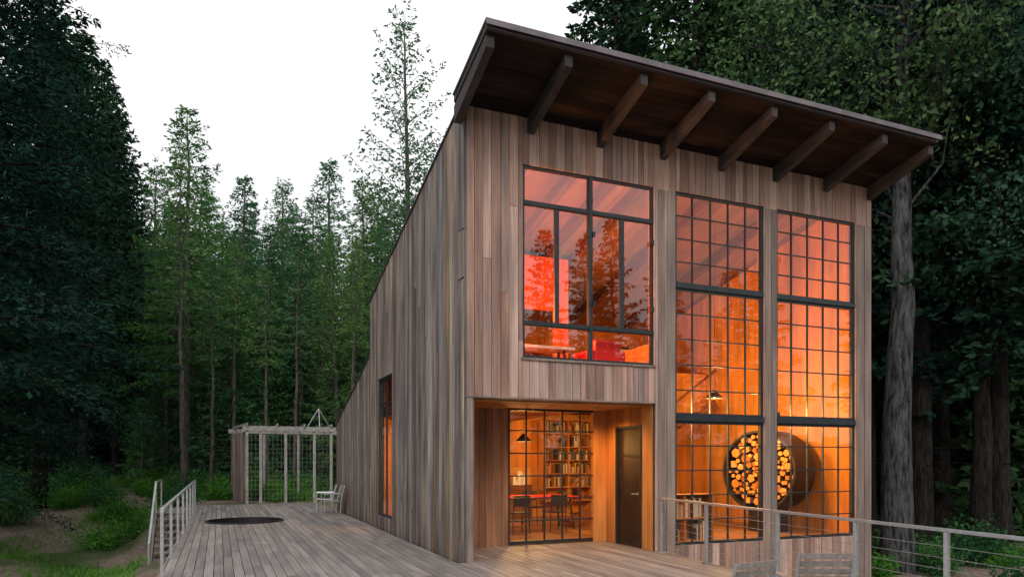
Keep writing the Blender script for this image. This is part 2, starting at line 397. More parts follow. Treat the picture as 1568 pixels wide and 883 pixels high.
def window(mbf,mbg,x0,x1,z0,z1,nx,nz,place,fw=.05,mw=.022,dep=.05,gd=-.03,xs=None,zs=None):
    def bar(a,b,c,d,d0,d1):
        mbf.hexa([place(a,d1,c),place(b,d1,c),place(b,d0,c),place(a,d0,c),place(a,d1,d),place(b,d1,d),place(b,d0,d),place(a,d0,d)])
    d0,d1=gd-dep/2,gd+dep/2
    bar(x0,x0+fw,z0,z1,d0,d1);bar(x1-fw,x1,z0,z1,d0,d1);bar(x0+fw,x1-fw,z0,z0+fw,d0,d1);bar(x0+fw,x1-fw,z1-fw,z1,d0,d1)
    xs=xs or [x0+(x1-x0)*i/nx for i in range(1,nx)]
    zs=zs or [z0+(z1-z0)*i/nz for i in range(1,nz)]
    for x in xs: bar(x-mw/2,x+mw/2,z0+fw,z1-fw,d0+.006,d1-.006)
    for z in zs: bar(x0+fw,x1-fw,z-mw/2,z+mw/2,d0+.009,d1-.009)
    gx=[x0+fw/2]+xs+[x1-fw/2];gzz=[z0+fw/2]+zs+[z1-fw/2]
    for a,b in zip(gx[:-1],gx[1:]):
        for c,d in zip(gzz[:-1],gzz[1:]):
            e=[R(-.0022,.0022) for _ in range(3)]
            mbg.quad([place(a,gd+e[0],c),place(b,gd+e[1],c),place(b,gd+e[1]+e[2],d),place(a,gd+e[0]+e[2],d)])
wf=MB();wg=MB()
for (a,b) in ((4.036,6.095),(6.422,8.516)):
    window(wf,wg,a,b,4.86,6.556,5,4,front)
    window(wf,wg,a,b,2.46,4.80,5,5,front)
    window(wf,wg,a,b,.08,2.36,5,5,front)
    wf.box(a-.0,b+.0,-.035,.08,4.80,4.86);wf.box(a,b,-.045,.09,2.36,2.46)
wf.obj('hall_window_frames',M_steel,house);wg.obj('hall_window_glass',G_clear,house)
wf=MB();wg=MB()
xm=2.283
for (a,b) in ((.996,xm),(xm,3.569)):
    window(wf,wg,a,b,5.93,6.556,1,1,front,fw=.045)
    window(wf,wg,a,b,3.34,3.93,1,1,front,fw=.045)
    mid=(a+b)/2
    window(wf,wg,a,mid,3.93,5.93,1,1,front,fw=.04)
    window(wf,wg,mid,b,3.93,5.93,1,1,front,fw=.04)
wf.box(xm-.035,xm+.035,-.02,.02,3.34,6.556)
wf.box(.996,3.569,-.012,.03,5.90,5.96);wf.box(.996,3.569,-.012,.03,3.90,3.96)
for z in (4.3,5.5):
    for x in (xm-.05,xm+.05,3.54): wf.box(x-.02,x+.02,-.05,-.02,z,z+.09)
wf.obj('loft_window_frames',M_steel,house);wg.obj('loft_window_glass',G_red,house)
wf=MB();wg=MB()
window(wf,wg,1.44,3.40,.03,2.64,5,6,lambda s,d,z:(s,1.74-d,z),gd=0,fw=.045,mw=.026)
wf.obj('glass_door_frames',M_steel,house);wg.obj('glass_door_glass',G_clear,house)
wf=MB();wg=MB()
window(wf,wg,5.1,6.6,.28,3.62,1,1,sideL,fw=.06,zs=[3.0],xs=[5.85],mw=.05)
wf.obj('side_window_frames',M_steel,house);wg.obj('side_window_glass',G_clear,house)
rv=MB()
for o in ops[1:]:
    rv.box(o[0]-.03,o[0]-.001,.03,.14,o[2],o[3]);rv.box(o[1]+.001,o[1]+.03,.03,.14,o[2],o[3])
rv.obj('window_reveals',M_brown,house)

# ------------------------------------------------------------------ interior things
def lampl(e,x,y,z,w,c=(1,.52,.15)):
    l=bpy.data.lights.new('lamp_light','POINT');l.energy=w;l.color=c;l.shadow_soft_size=.15
    lo=bpy.data.objects.new('lamp_light',l);lo.location=(x,y,z);col.objects.link(lo);lo.parent=e
def pendant(x,y,z,top,w=60):
    e=empty('pendant_lamp')
    m=MB();m.tube((x,y,z+.12),(x,y,top),.006,6,0)
    m.tube((x,y,z+.02),(x,y,z+.2),.2,20,0,r2=.03,caps=False)
    m.obj('shade_and_cord',M_black,e)
    bpy.ops.mesh.primitive_uv_sphere_add(radius=.05,segments=16,ring_count=10,location=(x,y,z+.08))
    b=bpy.context.object;b.name='bulb';b.data.materials.append(M_bulb);b.parent=e
    lampl(e,x,y,z-.08,w)
def hidden_fill_lamp(x,y,z,w,c=(1,.52,.15)):
    e=empty('hidden_fill_lamp');m=MB();m.box(x-.06,x+.06,y-.2,y-.1,z-.1,z+.1);m.tube((x,y-.1,z),(x,y-.02,z),.012);m.obj('bracket',M_black,e)
    bpy.ops.mesh.primitive_uv_sphere_add(radius=.05,segments=16,ring_count=10,location=(x,y,z))
    b=bpy.context.object;b.name='bulb';b.data.materials.append(M_bulb);b.parent=e;lampl(e,x,y+.25,z,w,c)
pendant(6.46,1.9,2.98,roofz(1.9)-.04,150)
hidden_fill_lamp(4.0,.62,2.6,280);hidden_fill_lamp(6.62,.36,2.5,300)  # added lamps, out of sight behind the posts, to brighten the hall
hidden_fill_lamp(.62,.4,4.3,480,(1,.45,.13))  # added lamp, hidden behind the front wall, to brighten the loft
pendant(2.9,4.3,2.05,2.7,170)
pendant(1.5,5.7,2.1,2.7,130)  # pendant added to give the side window its glow
e=empty('recess_downlight');m=MB();m.tube((2.9,.95,2.60),(2.9,.95,2.631),.05,16);m.obj('housing',M_galv,e)
l=bpy.data.lights.new('downlight','SPOT');l.energy=170;l.color=(1,.5,.16);l.spot_size=2.7;l.spot_blend=.8;l.shadow_soft_size=.05
lo=bpy.data.objects.new('downlight',l);lo.location=(2.9,.95,2.58);col.objects.link(lo);lo.parent=e

def bookcase(x0,x1,y0,y1,z0,z1,nsh,ndiv,seed,fill=.8):
    e=empty('bookcase');rn=random.Random(seed);m=MB();b=MB()
    H=(z1-z0)/nsh
    for i in range(nsh+1): m.box(x0,x1,y0,y1,z0+i*H-.012,z0+i*H+.012)
    for i in range(ndiv+1):
        x=x0+(x1-x0)*i/ndiv; m.box(x-.013,x+.013,y0-.003,y1,z0-.014,z1+.014)
    m.box(x0,x1,y1+.001,y1+.02,z0,z1)
    for i in range(nsh):
        x=x0+.03
        while x<x1-.06:
            w=rn.uniform(.02,.06);h=H*rn.uniform(.45,.85)
            if rn.random()<fill: b.box(x,x+w*.94,y0+.03+rn.uniform(0,.03),y1-.05,z0+i*H+.013,z0+i*H+.013+h)
            x+=w
            if rn.random()<.10:x+=rn.uniform(.1,.45)
    m.obj('carcass',M_warm,e);b.obj('books',M_books,e)
bookcase(4.7,6.9,6.9,7.3,.5,2.75,6,3,1,.75)
bookcase(4.15,5.5,.75,1.05,.03,.95,2,2,3,.9)
bookcase(1.1,2.3,3.0,3.3,2.96,4.0,3,2,4)
e=empty('sideboard');m=MB();m.box(1.9,4.3,6.9,7.35,.03,.95,0);
rn=random.Random(3)
for i in range(14):
    x=rn.uniform(2,4.2);r=rn.uniform(.03,.08);m.tube((x,7.05,.951),(x,7.05,.951+rn.uniform(.1,.4)),r,10,rn.choice((1,2)),r2=r*rn.uniform(.4,1.1))
m.obj('cabinet_and_vases',[M_beam,M_black,M_white],e)
def frame(x0,x1,z0,z1):
    e=empty('picture_frame');m=MB();m.box(x0,x1,7.40,7.43,z0,z1,0);m.box(x0+.05,x1-.05,7.385,7.399,z0+.05,z1-.05,1);m.obj('frame_and_print',[M_black,M_white],e)
frame(2.2,2.9,1.4,2.2);frame(3.1,3.6,1.5,2.1);frame(7.3,8.2,3.9,5.0)
def table(x,y,w,d,h,top,name='dining_table'):
    e=empty(name);m=MB();m.box(x-w/2,x+w/2,y-d/2,y+d/2,h-.05,h,0)
    b=.03 if h<2 else 2.94
    for sx in(-1,1):
        for sy in(-1,1): m.beam((x+sx*(w/2-.08),y+sy*(d/2-.08),b),(x+sx*(w/2-.16),y+sy*(d/2-.14),h-.05),.04,.04,1)
    m.obj('table_body',[top,M_black],e,bevel=.004)
table(3.0,4.3,2.2,.95,.80,M_red)
table(5.6,2.6,1.5,.7,.74,M_black,'side_table')
table(1.7,.75,1.1,.5,3.66,M_white,'desk')
def dchair(x,y,rz,z=.03):
    e=empty('dining_chair',(x,y,z),rz);m=MB()
    for sx in(-.2,.2):
        m.tube((sx,-.2,0),(sx*.9,-.18,.44),.012);m.tube((sx,.22,0),(sx*.9,.2,.44),.012);m.tube((sx*.9,.2,.44),(sx*.85,.28,.84),.012)
    m.box(-.21,.21,-.22,.22,.44,.47);m.box(-.2,.2,.245,.265,.6,.84)
    m.obj('chair_body',M_black,e,bevel=.006)
for (x,y,r) in ((2.4,3.5,math.pi),(3.3,3.5,math.pi),(2.5,5.05,0),(3.5,5.05,0),(5.2,2.0,2.6),(6.3,2.9,-1.2)): dchair(x,y,r)
e=empty('floor_lamp');m=MB();m.tube((5.0,1.7,.03),(5.0,1.7,1.5),.012);m.tube((5.0,1.7,.03),(5.0,1.7,.05),.15,16);m.tube((5.0,1.7,1.42),(5.0,1.7,1.7),.18,18,r2=.1);m.obj('stand',M_black,e)
def drum():
    n=Vector((-.96,-.28,0)).normalized();zz=Vector((0,0,1));xx=zz.cross(n).normalized()
    c=Vector((7.42,1.62,1.40))
    M=Matrix((xx,zz,n)).transposed().to_4x4();M.translation=c
    e=empty('firewood_drum');m=MB();K=48
    ro,ri=.90,.85
    ring=lambda r,z:[(r*math.cos(2*math.pi*i/K),r*math.sin(2*math.pi*i/K),z) for i in range(K)]
    A=[ring(ro,0),ring(ri,0),ring(ri,-.5),ring(ro,-.85)]
    m.v=[p for r in A for p in r]
    for a in range(3):
        for i in range(K):
            j=(i+1)%K;m.f.append((a*K+i,a*K+j,(a+1)*K+j,(a+1)*K+i));m.m.append(0)
    for i in range(K):
        j=(i+1)%K;m.f.append((3*K+i,3*K+j,j,i));m.m.append(0)
    m.f.append(tuple(range(2*K,3*K)));m.m.append(0);m.f.append(tuple(reversed(range(3*K,4*K))));m.m.append(0)
    m.obj('steel_drum',M_drum,e,matrix=M)
    lg=MB();rn=random.Random(4);pts=[]
    for _ in range(6000):
        r=rn.uniform(.045,.11);a=rn.uniform(0,6.28);q=math.sqrt(rn.random())*(.84-r);x,y=q*math.cos(a),q*math.sin(a)
        if all((x-p[0])**2+(y-p[1])**2>(r+p[2]-.012)**2 for p in pts): pts.append((x,y,r))
    for x,y,r in pts:
        f=rn.uniform(-.14,-.01);lg.tube((x,y,-.48),(x,y,f),r,rn.choice((4,5,5,6,7)),0,capm=1)
    lg.obj('split_logs',[M_bark,M_logend],e,matrix=M)
    st=MB();st.box(7.5,8.1,1.4,2.0,.03,.58);st.obj('drum_stand',M_drum,e)
drum()
e=empty('red_armchair');m=MB();m.box(2.55,3.1,.45,1.0,2.95,3.45);m.box(2.55,3.1,.32,.45,2.95,3.80);m.box(2.45,2.549,.32,1.0,2.95,3.62);m.box(3.101,3.2,.32,1.0,2.95,3.62);m.obj('upholstery',M_red,e,bevel=.03)
lb=MB();siding(lb,.2,3.7,2.95,6.2,lambda s,d,z:(s,3.6-d,z),[(2.5,3.3,2.9,5.0)],bw=1.15,gap=.012,d0=0,d1=.03,jit=.0,split=0);lb.obj('loft_partition',M_plyr,house)

# ------------------------------------------------------------------ DECK
deck=empty('timber_deck')
dm=MB();px,py,pr=-3.02,9.42,.95
x=-4.42;rn=random.Random(9)
def railx(y): return 3.66+.118*y
while x<3.72:
    x2=x+.138; g=.010; a,b=x,x2-g
    y0=-16.0; y1=17.0
    if x>=-.03-.12: y1=-.055
    if x>=.12 and x<3.56: y1=1.70
    xr=(a+b)/2
    if xr>railx(-12):
        y0=max(y0,(xr-3.66)/.118-.2)
    segs=[(y0,y0,y1,y1)]
    if abs(a-px)<pr or abs(b-px)<pr:
        ha=math.sqrt(max(0,pr*pr-(a-px)**2));hb=math.sqrt(max(0,pr*pr-(b-px)**2))
        segs=[(y0,y0,py-ha,py-hb),(py+ha,py+hb,y1,y1)]
    for (ya,yb,yc,yd) in segs:
        cuts=[(ya,yb)];c=max(ya,yb)+rn.uniform(.6,4.5)
        while c<min(yc,yd)-.8: cuts.append((c,c));c+=rn.uniform(2.4,4.9)
        cuts.append((yc,yd))
        for (p,q),(r,s) in zip(cuts[:-1],cuts[1:]):
            dz=rn.uniform(-.004,.001);zt=dz;zb=-.035
            if min(r,s)-max(p,q)<.02: continue
            dm.hexa([(a,p+.002,zb),(b,q+.002,zb),(b,s-.002,zb),(a,r-.002,zb),(a,p+.002,zt),(b,q+.002,zt),(b,s-.002,zt),(a,r-.002,zt)])
    x=x2
dm.obj('deck_boards',M_deck,deck)
dj=MB()
yy=-15.8
while yy<17: dj.box(-4.38,(-.05 if yy>-.3 else min(3.5,railx(yy)-.08)),yy,yy+.05,-.24,-.04) if not(8.3<yy<10.5) else dj.box(-1.9,-.05,yy,yy+.05,-.24,-.04);yy+=.6
dj.box(.14,3.55,.0,1.7,-.3,-.045)
for yy in range(-15,17,3):
    for xx in (-4.2,-2.,-.4): 
        dj.box(xx-.07,xx+.07,yy,yy+.14,-1.9,-.24)
dj.obj('joists_and_posts',M_dark,deck)
df=MB();df.box(-4.47,-4.43,-16,17.02,-.28,-.003);df.box(-4.47,-.05,17.02,17.06,-.28,-.003)
df.beam((railx(0)+.09,-.06,-.14),(railx(-16)+.09,-16,-.14),.04,.27)
df.obj('fascia_boards',M_post,deck)
pit=empty('sunken_round_tub');m=MB();K=56
def rg(r,z):return [(px+r*math.cos(2*math.pi*i/K),py+r*math.sin(2*math.pi*i/K),z) for i in range(K)]
A=[rg(.99,.004),rg(.99,.035),rg(.93,.035),rg(.93,-.9)]
m.v=[p for r in A for p in r]
for a in range(3):
    for i in range(K):
        j=(i+1)%K;m.f.append((a*K+i,a*K+j,(a+1)*K+j,(a+1)*K+i));m.m.append(0)
m.f.append(tuple(range(3*K,4*K)));m.m.append(0)
m.obj('steel_shell',M_drum,pit)
m=MB();m.quad(rg(.925,-.22));m.obj('water',M_water,pit)

# ------------------------------------------------------------------ railings
def railing(pts,name,h=.95,down=.0,cables=7,postw=.045):
    e=empty(name);m=MB();c=MB()
    for p in pts: m.box(p[0]-postw/2,p[0]+postw/2,p[1]-postw/2,p[1]+postw/2,p[2]-down,p[2]+h-.02)
    for a,b in zip(pts[:-1],pts[1:]):
        A=Vector(a)+Vector((0,0,h));B=Vector(b)+Vector((0,0,h));m.beam(A,B,.055,.035)
        for i in range(cables):
            z=.1+(h-.15)*i/cables;c.tube(Vector(a)+Vector((0,0,z)),Vector(b)+Vector((0,0,z)),.0035,5)
    m.obj('posts_and_rail',M_galv,e,bevel=.004);c.obj('cables',M_cable,e);return e
railing([(railx(y)+.03,y,0) for y in (-.08,-1.58,-3.35,-4.75,-5.95,-7.4,-9,-10.6,-12.2,-13.8,-15.4)],'cable_railing',down=.25)
railing([(-4.40,y,0) for y in (.25,2.3,4.4,6.5,8.6,10.7,12.8,14.9)],'cable_railing',cables=6)
st=empty('deck_stairs');m=MB();n=10;rise=.175;run=.25;ys=13.6
for i in range(n):
    z=-rise*(i+1);y=ys-run*i
    m.box(-5.42,-4.52,y-run,y+.01,z-.04,z)
m.box(-5.46,-4.475,ys+.012,16.0,-.04,-.004)
m.obj('treads',M_deck,st)
m=MB()
for xx in (-5.46,-4.5): m.beam((xx,ys+.1,-.12),(xx,ys-run*n,-.12-rise*n),.04,.28)
m.box(-5.48,-4.45,ys+.1,16.0,-.2,-.045)
m.obj('stringers',M_post,st)
railing([(-5.47,15.9,0),(-5.47,ys+.1,0),(-5.47,ys-run*4,-rise*4),(-5.47,ys-run*9.5,-rise*9.5)],'stair_railing',down=.1,cables=5)

# ------------------------------------------------------------------ trellis
tr=empty('garden_trellis');m=MB()
P=.05
for (xx) in (-2.69,-2.2,-1.29,-.22,.42): m.box(xx-P,xx+P,17.55,17.55+2*P,-.1,2.74)
for (xx) in (-3.15,-1.9,-.5,.9,2.3): m.box(xx-P,xx+P,20.8,20.8+2*P,-.1,2.74)
m.box(-2.85,.6,17.5,17.549,2.74,2.92);m.box(-2.85,.6,17.655,17.70,2.74,2.92)
m.box(-3.3,2.5,20.75,20.799,2.74,2.92)
for xx in (-2.69,-1.6,-.6,.42): m.beam((xx,17.4,2.975),(xx-.4 if xx<-2 else xx+.1,21.0,2.975),.05,.1)
m.obj('frame',simple('weathered_frame',(.34,.33,.31),.8,0,.3,8),tr)
m=MB()
for i in range(22):
    t=i/22; xx=-2.76-.45*t; y=17.7+3.05*t; m.box(xx-.015,xx+.015,y,y+.125,0,2.7)
m.obj('board_screen',M_side,tr)
m=MB()
for i in range(1,20):
    x=-2.69+3.11*i/20;m.tube((x,17.6,0),(x,17.6,2.74),.003,4)
for i in range(1,16):
    z=2.74*i/16;m.tube((-2.69,17.6,z),(.42,17.6,z),.003,4)
m.obj('wire_mesh',M_cable,tr)
m=MB();m.tube((-.35,19.2,2.9),(.15,19.2,3.75),.02);m.tube((.65,19.2,2.9),(.15,19.2,3.75),.02);m.tube((.15,18.8,2.9),(.15,19.2,3.75),.02);m.obj('apex_poles',M_galv,tr)

def ochair(x,y,rz):
    e=empty('outdoor_chair',(x,y,0.0),rz);m=MB()
    for sx in(-.22,.22):
        m.tube((sx,-.24,0.005),(sx,-.24,.62),.013);m.tube((sx,.22,0.005),(sx,.25,.42),.013)
        m.tube((sx,-.24,.62),(sx,.28,.62),.015);m.tube((sx,.24,.41),(sx,.36,.86),.013);m.tube((sx,-.24,.42),(sx,.24,.40),.012)
    for i in range(7): m.box(-.215,.215,-.24+.068*i,-.19+.068*i,.425-.003*i,.438-.003*i,1)
    for i in range(6):
        z=.49+.066*i;yy=.262+.018*i
        m.hexa([(-.215,yy,z),(.215,yy,z),(.215,yy+.014,z),(-.215,yy+.014,z),(-.215,yy+.014,z+.05),(.215,yy+.014,z+.05),(.215,yy+.028,z+.05),(-.215,yy+.028,z+.05)],1)
    m.obj('chair_body',[M_galv,M_deck],e)
ochair(.10,-6.1,math.pi+.12);ochair(1.16,-5.98,math.pi-.42)
ochair(-.55,10.9,-math.pi/2+.1);ochair(-.6,11.9,-math.pi/2-.1)

# ------------------------------------------------------------------ TREES
L_mid=leafmat('foliage_conifer',(.032,.098,.042),(.115,.285,.10),.3)
L_light=leafmat('foliage_sunlit',(.06,.14,.062),(.15,.30,.13),.3)  # paler greens put the light on open crowns into the colour
L_shade=leafmat('foliage_shaded',(.012,.032,.022),(.042,.092,.055),.0)  # darker greens put the shade on these trees into the leaf colour
L_oak=leafmat('foliage_broadleaf',(.030,.065,.042),(.10,.18,.10),.0)
L_bush=leafmat('foliage_bush',(.05,.17,.026),(.16,.40,.07),.3)
def barkmat(name,a,b):
    m,nt,out=newmat(name);L=nt.links
    bs=N(nt,'ShaderNodeBsdfPrincipled');bs.inputs['Roughness'].default_value=.95;bs.inputs['Specular IOR Level'].default_value=.1;L.new(bs.outputs[0],out.inputs[0])
    tc=N(nt,'ShaderNodeTexCoord');mp=N(nt,'ShaderNodeMapping');mp.inputs['Scale'].default_value=(11,11,2.2);L.new(tc.outputs['Object'],mp.inputs[0])
    n=N(nt,'ShaderNodeTexNoise');n.inputs['Scale'].default_value=1;n.inputs['Detail'].default_value=5;n.inputs['Roughness'].default_value=.7;L.new(mp.outputs[0],n.inputs['Vector'])
    r=ramp(nt,[(.38,a),(.62,b)],n.outputs[0]);L.new(r.outputs[0],bs.inputs['Base Color'])
    bp=N(nt,'ShaderNodeBump');bp.inputs['Strength'].default_value=1;bp.inputs['Distance'].default_value=.1;L.new(n.outputs[0],bp.inputs['Height']);L.new(bp.outputs[0],bs.inputs['Normal'])
    return m
B_dark=barkmat('bark_dark',(.012,.011,.010),(.042,.037,.034))
B_grey=barkmat('bark_grey',(.06,.055,.05),(.22,.20,.18))
B_big=barkmat('bark_furrowed',(.02,.02,.021),(.14,.137,.142))

def finish_tree(name,wood_v,wood_f,C,Dr,Ln,Wd,mats,rng):
    n=len(C)
    Dr=Dr/np.linalg.norm(Dr,axis=1,keepdims=True)
    rv=rng.normal(0,1,(n,3));S=np.cross(Dr,rv);S/=np.linalg.norm(S,axis=1,keepdims=True)+1e-9
    l=Ln[:,None];w=Wd[:,None]
    q=np.stack([C,C+Dr*l*.5+S*w,C+Dr*l,C+Dr*l*.5-S*w],1).reshape(-1,3)
    k=len(wood_v)
    allv=np.concatenate([np.array(wood_v,float).reshape(-1,3),q])
    wf=np.array(wood_f,int).reshape(-1,4)
    lf=np.arange(n*4).reshape(-1,4)+k
    F=np.concatenate([wf,lf])
    me=bpy.data.meshes.new(name)
    me.vertices.add(len(allv));me.vertices.foreach_set('co',allv.ravel())
    me.loops.add(F.size);me.loops.foreach_set('vertex_index',F.ravel().astype(np.int32))
    me.polygons.add(len(F));me.polygons.foreach_set('loop_start',(np.arange(len(F))*4).astype(np.int32));
    mi=np.ones(len(F),np.int32);mi[:len(wf)]=0
    for m in mats: me.materials.append(m)
    me.polygons.foreach_set('material_index',mi)
    sm=np.zeros(len(F),bool);sm[:len(wf)]=True;me.polygons.foreach_set('use_smooth',sm)
    me.update(calc_edges=True);me.validate()
    return me
def poly_tube(V_,F_,pts,rad,n):
    k0=len(V_)
    for i,(p,r) in enumerate(zip(pts,rad)):
        p=np.array(p);d=np.array(pts[min(i+1,len(pts)-1)])-np.array(pts[max(i-1,0)]);d=d/(np.linalg.norm(d)+1e-9)
        x=np.cross(d,[0,1,0] if abs(d[2])>.8 else [0,0,1]);x/=np.linalg.norm(x);y=np.cross(d,x)
        for j in range(n):
            a=2*math.pi*j/n;V_.append(tuple(p+x*math.cos(a)*r+y*math.sin(a)*r))
        if i:
            for j in range(n):
                a=k0+(i-1)*n+j;b=k0+(i-1)*n+(j+1)%n;F_.append((a,b,b+n,a+n))
def conifer(name,H,Rr,base,nb,seed,mats,tw=.26,k=5,leaf=.22,up=.1,droop=.35,trunk=.22,dead=14,bushy=1.0,wr=.24,pw=.75):
    rng=np.random.default_rng(seed);Vt=[];Ft=[]
    zs=np.linspace(-.4,H,14);wob=np.cumsum(rng.normal(0,.035,(14,2)),0)
    tp=[(wob[i,0],wob[i,1],zs[i]) for i in range(14)]
    poly_tube(Vt,Ft,tp,[trunk*(1-max(z,0)/H)**.8*(1.25 if i==0 else 1)+.012 for i,z in enumerate(zs)],9)
    def tx(z): return np.array([np.interp(z,zs,wob[:,0]),np.interp(z,zs,wob[:,1]),z])
    C=[];Dd=[];Ls=[];Ws=[]
    for i in range(nb):
        fr=np.clip((i+rng.uniform(-2.5,2.5))/nb,0,.995);z=base+(H-base)*fr
        L=Rr*(1-fr)**pw*(.55+3.8*min(fr,.118))*rng.uniform(.5,1.2)+.18
        a=i*2.399+rng.uniform(-.5,.5)
        n=max(3,int(L/tw));s=np.linspace(.12 if L<1.5 else .22,1,n)
        u=up+.55*fr*up/.1*.6;dp=droop*(1-fr*.7)*rng.uniform(.6,1.4)
        ca,sa=math.cos(a),math.sin(a);o=tx(z)
        Pz=L*(u*s-dp*s*s+.12*s**4)
        bend=rng.uniform(-.15,.15)*L*s*s
        P=np.stack([o[0]+ca*L*s-sa*bend,o[1]+sa*L*s+ca*bend,o[2]+Pz],1)
        q=[0,n//2,n-1]
        poly_tube(Vt,Ft,[o]+[P[j] for j in q],[.012+.011*L,.010+.008*L,.006+.004*L,.004],3)
        for sd in(-1,1):
            l=(.42*L*(1-s)**.8+.2)*rng.uniform(.5,1.2,n)*bushy
            an=a+sd*rng.uniform(.55,1.25,n)
            td=np.stack([np.cos(an),np.sin(an),rng.uniform(-.45,.12,n)],1)
            for j in range(k):
                f=(j+rng.uniform(.0,1,n))/k
                c=P+td*(l*f)[:,None]+rng.normal(0,.04,(n,3))
                c[:,2]-=.10*l*f*f
                dd=td+rng.normal(0,.45,(n,3));ln=np.maximum(leaf,l/k*1.3)*rng.uniform(.7,1.3,n)
                C.append(c);Dd.append(dd);Ls.append(ln);Ws.append(ln*wr)
    for i in range(dead):
        z=rng.uniform(base*.25,base*1.1);a=rng.uniform(0,6.28);L=rng.uniform(.5,2.0)*Rr/3;o=tx(z)
        d=np.array([math.cos(a),math.sin(a),rng.uniform(-.35,.2)])
        poly_tube(Vt,Ft,[o,o+d*L*.5,o+d*L+np.array([0,0,-.15*L])],[.022,.014,.004],3)
    return finish_tree(name,Vt,Ft,np.concatenate(C),np.concatenate(Dd),np.concatenate(Ls),np.concatenate(Ws),mats,rng)
def broadleaf(name,H,Rr,z0,ncl,per,seed,mats,leaf=.13,trunk=.3,lean=0,cl=.75,wob_=.07):
    rng=np.random.default_rng(seed);Vt=[];Ft=[];C=[];Dd=[]
    zs=np.linspace(-.4,H*.8,12);wob=np.cumsum(rng.normal(0,wob_,(12,2)),0);wob[:,0]+=lean*zs
    tp=[(wob[i,0],wob[i,1],zs[i]) for i in range(12)]
    poly_tube(Vt,Ft,tp,[trunk*(1-.75*max(z,0)/(H*.8))+(.08 if i==0 else 0) for i,z in enumerate(zs)],12)
    for i in range(ncl):
        d=rng.normal(0,1,3);d/=np.linalg.norm(d);r=rng.uniform(.45,1)**.5
        z=z0+(H-z0)*(.5+.5*d[2]*r);prof=Rr*(1-.5*abs(d[2]*r))
        c=np.array([d[0]*r*prof+lean*z,d[1]*r*prof,z])
        zb=max(z0*.8,z-rng.uniform(1,3));o=np.array([np.interp(zb,zs,wob[:,0]),np.interp(zb,zs,wob[:,1]),min(zb,H*.8)])
        mid=(o+c)/2+rng.normal(0,.25,3)
        poly_tube(Vt,Ft,[o,mid,c],[.05,.03,.01],4)
        for q in range(5):
            e=c+rng.normal(0,cl*.8,3);poly_tube(Vt,Ft,[c,(c+e)/2+rng.normal(0,.06,3),e],[.012,.008,.004],3)
            m=per//5;pts=e+rng.normal(0,1,(m,3))*np.array([cl*.5,cl*.5,cl*.3])
            C.append(pts);Dd.append(rng.normal(0,1,(m,3))+np.array([0,0,-.3]))
    C=np.concatenate(C);Dd=np.concatenate(Dd);ln=leaf*rng.uniform(.6,1.3,len(C))
    return finish_tree(name,Vt,Ft,C,Dd,ln,ln*.3,mats,rng)
def bushmesh(name,Rr,H,n,seed,mats,leaf=.09,fern=False):
    rng=np.random.default_rng(seed);Vt=[];Ft=[]
    C=[];D_=[]
    st=max(8,n//60)
    for i in range(st):
        a=rng.uniform(0,6.28);r=Rr*rng.uniform(.1,1);h=H*rng.uniform(.4,1)*(1-.4*(r/Rr)**2)
        e=np.array([math.cos(a)*r,math.sin(a)*r,h]);poly_tube(Vt,Ft,[(e[0]*.3,e[1]*.3,-.1),(e[0]*.7,e[1]*.7,h*.6),e],[.012,.008,.003],3)
        m=n//st;t=rng.uniform(.25,1,m)[:,None];base=np.array([e[0]*.3,e[1]*.3,0])
        pts=base+(e-base)*t+rng.normal(0,1,(m,3))*Rr*.16;C.append(pts);D_.append(rng.normal(0,1,(m,3))+np.array([math.cos(a),math.sin(a),.1]))
    C=np.concatenate(C);D_=np.concatenate(D_);C[:,2]=np.maximum(C[:,2],.0);ln=leaf*rng.uniform(.5,1.4,len(C))
    return finish_tree(name,Vt,Ft,C,D_,ln,ln*(.14 if fern else .32),mats,rng)

C_mid=[conifer('conifer_a',20,3.6,5.0,170,1,[B_grey,L_mid],wr=.18),
       conifer('conifer_b',19,2.8,3.0,170,2,[B_grey,L_mid],droop=.45,wr=.18),
       conifer('conifer_c',21,3.5,8.5,150,3,[B_grey,L_mid],dead=40,wr=.18),
       conifer('conifer_d',20,3.2,1.8,180,4,[B_grey,L_light],up=.2,droop=.3,wr=.18)]
C_dark=[conifer('conifer_e',26,4.4,5.5,180,5,[B_dark,L_shade],droop=.5,trunk=.32,tw=.32,leaf=.3),
        conifer('conifer_f',27,4.2,8,160,6,[B_dark,L_shade],droop=.55,trunk=.35,dead=30,tw=.32,leaf=.3)]
C_sap=conifer('conifer_low',10,2.8,.2,110,15,[B_dark,L_shade],leaf=.36,tw=.34,k=4,trunk=.12,dead=0)
C_sapg=conifer('conifer_low_green',8,2.3,.3,110,16,[B_grey,L_mid],leaf=.24,tw=.3,k=4,trunk=.10,dead=0,wr=.18)
C_sparse=conifer('conifer_g',28,5.2,3.5,125,7,[B_grey,L_light],tw=.3,k=4,up=.28,droop=.25,trunk=.28,bushy=.9,leaf=.25,wr=.2,pw=.65)
C_near=conifer('conifer_near',24,5.2,2.8,290,8,[B_dark,L_shade],tw=.18,k=8,leaf=.11,droop=.5,trunk=.3,wr=.17,pw=.5,dead=6)
C_bare=conifer('conifer_bare',17,1.6,9.5,60,21,[B_grey,L_light],trunk=.13,dead=30,wr=.18,k=3)
O_a=broadleaf('oak_a',17,4.6,7,80,330,9,[B_dark,L_oak],leaf=.16)
T_big=broadleaf('tanoak',19,4.2,10.5,60,300,14,[B_big,L_oak],trunk=.40,lean=.012,wob_=.03,leaf=.15)
U_a=bushmesh('bush_a',.9,1.1,1800,1,[B_dark,L_bush]);U_b=bushmesh('bush_b',.7,.7,1500,2,[B_dark,L_bush],leaf=.16,fern=True)
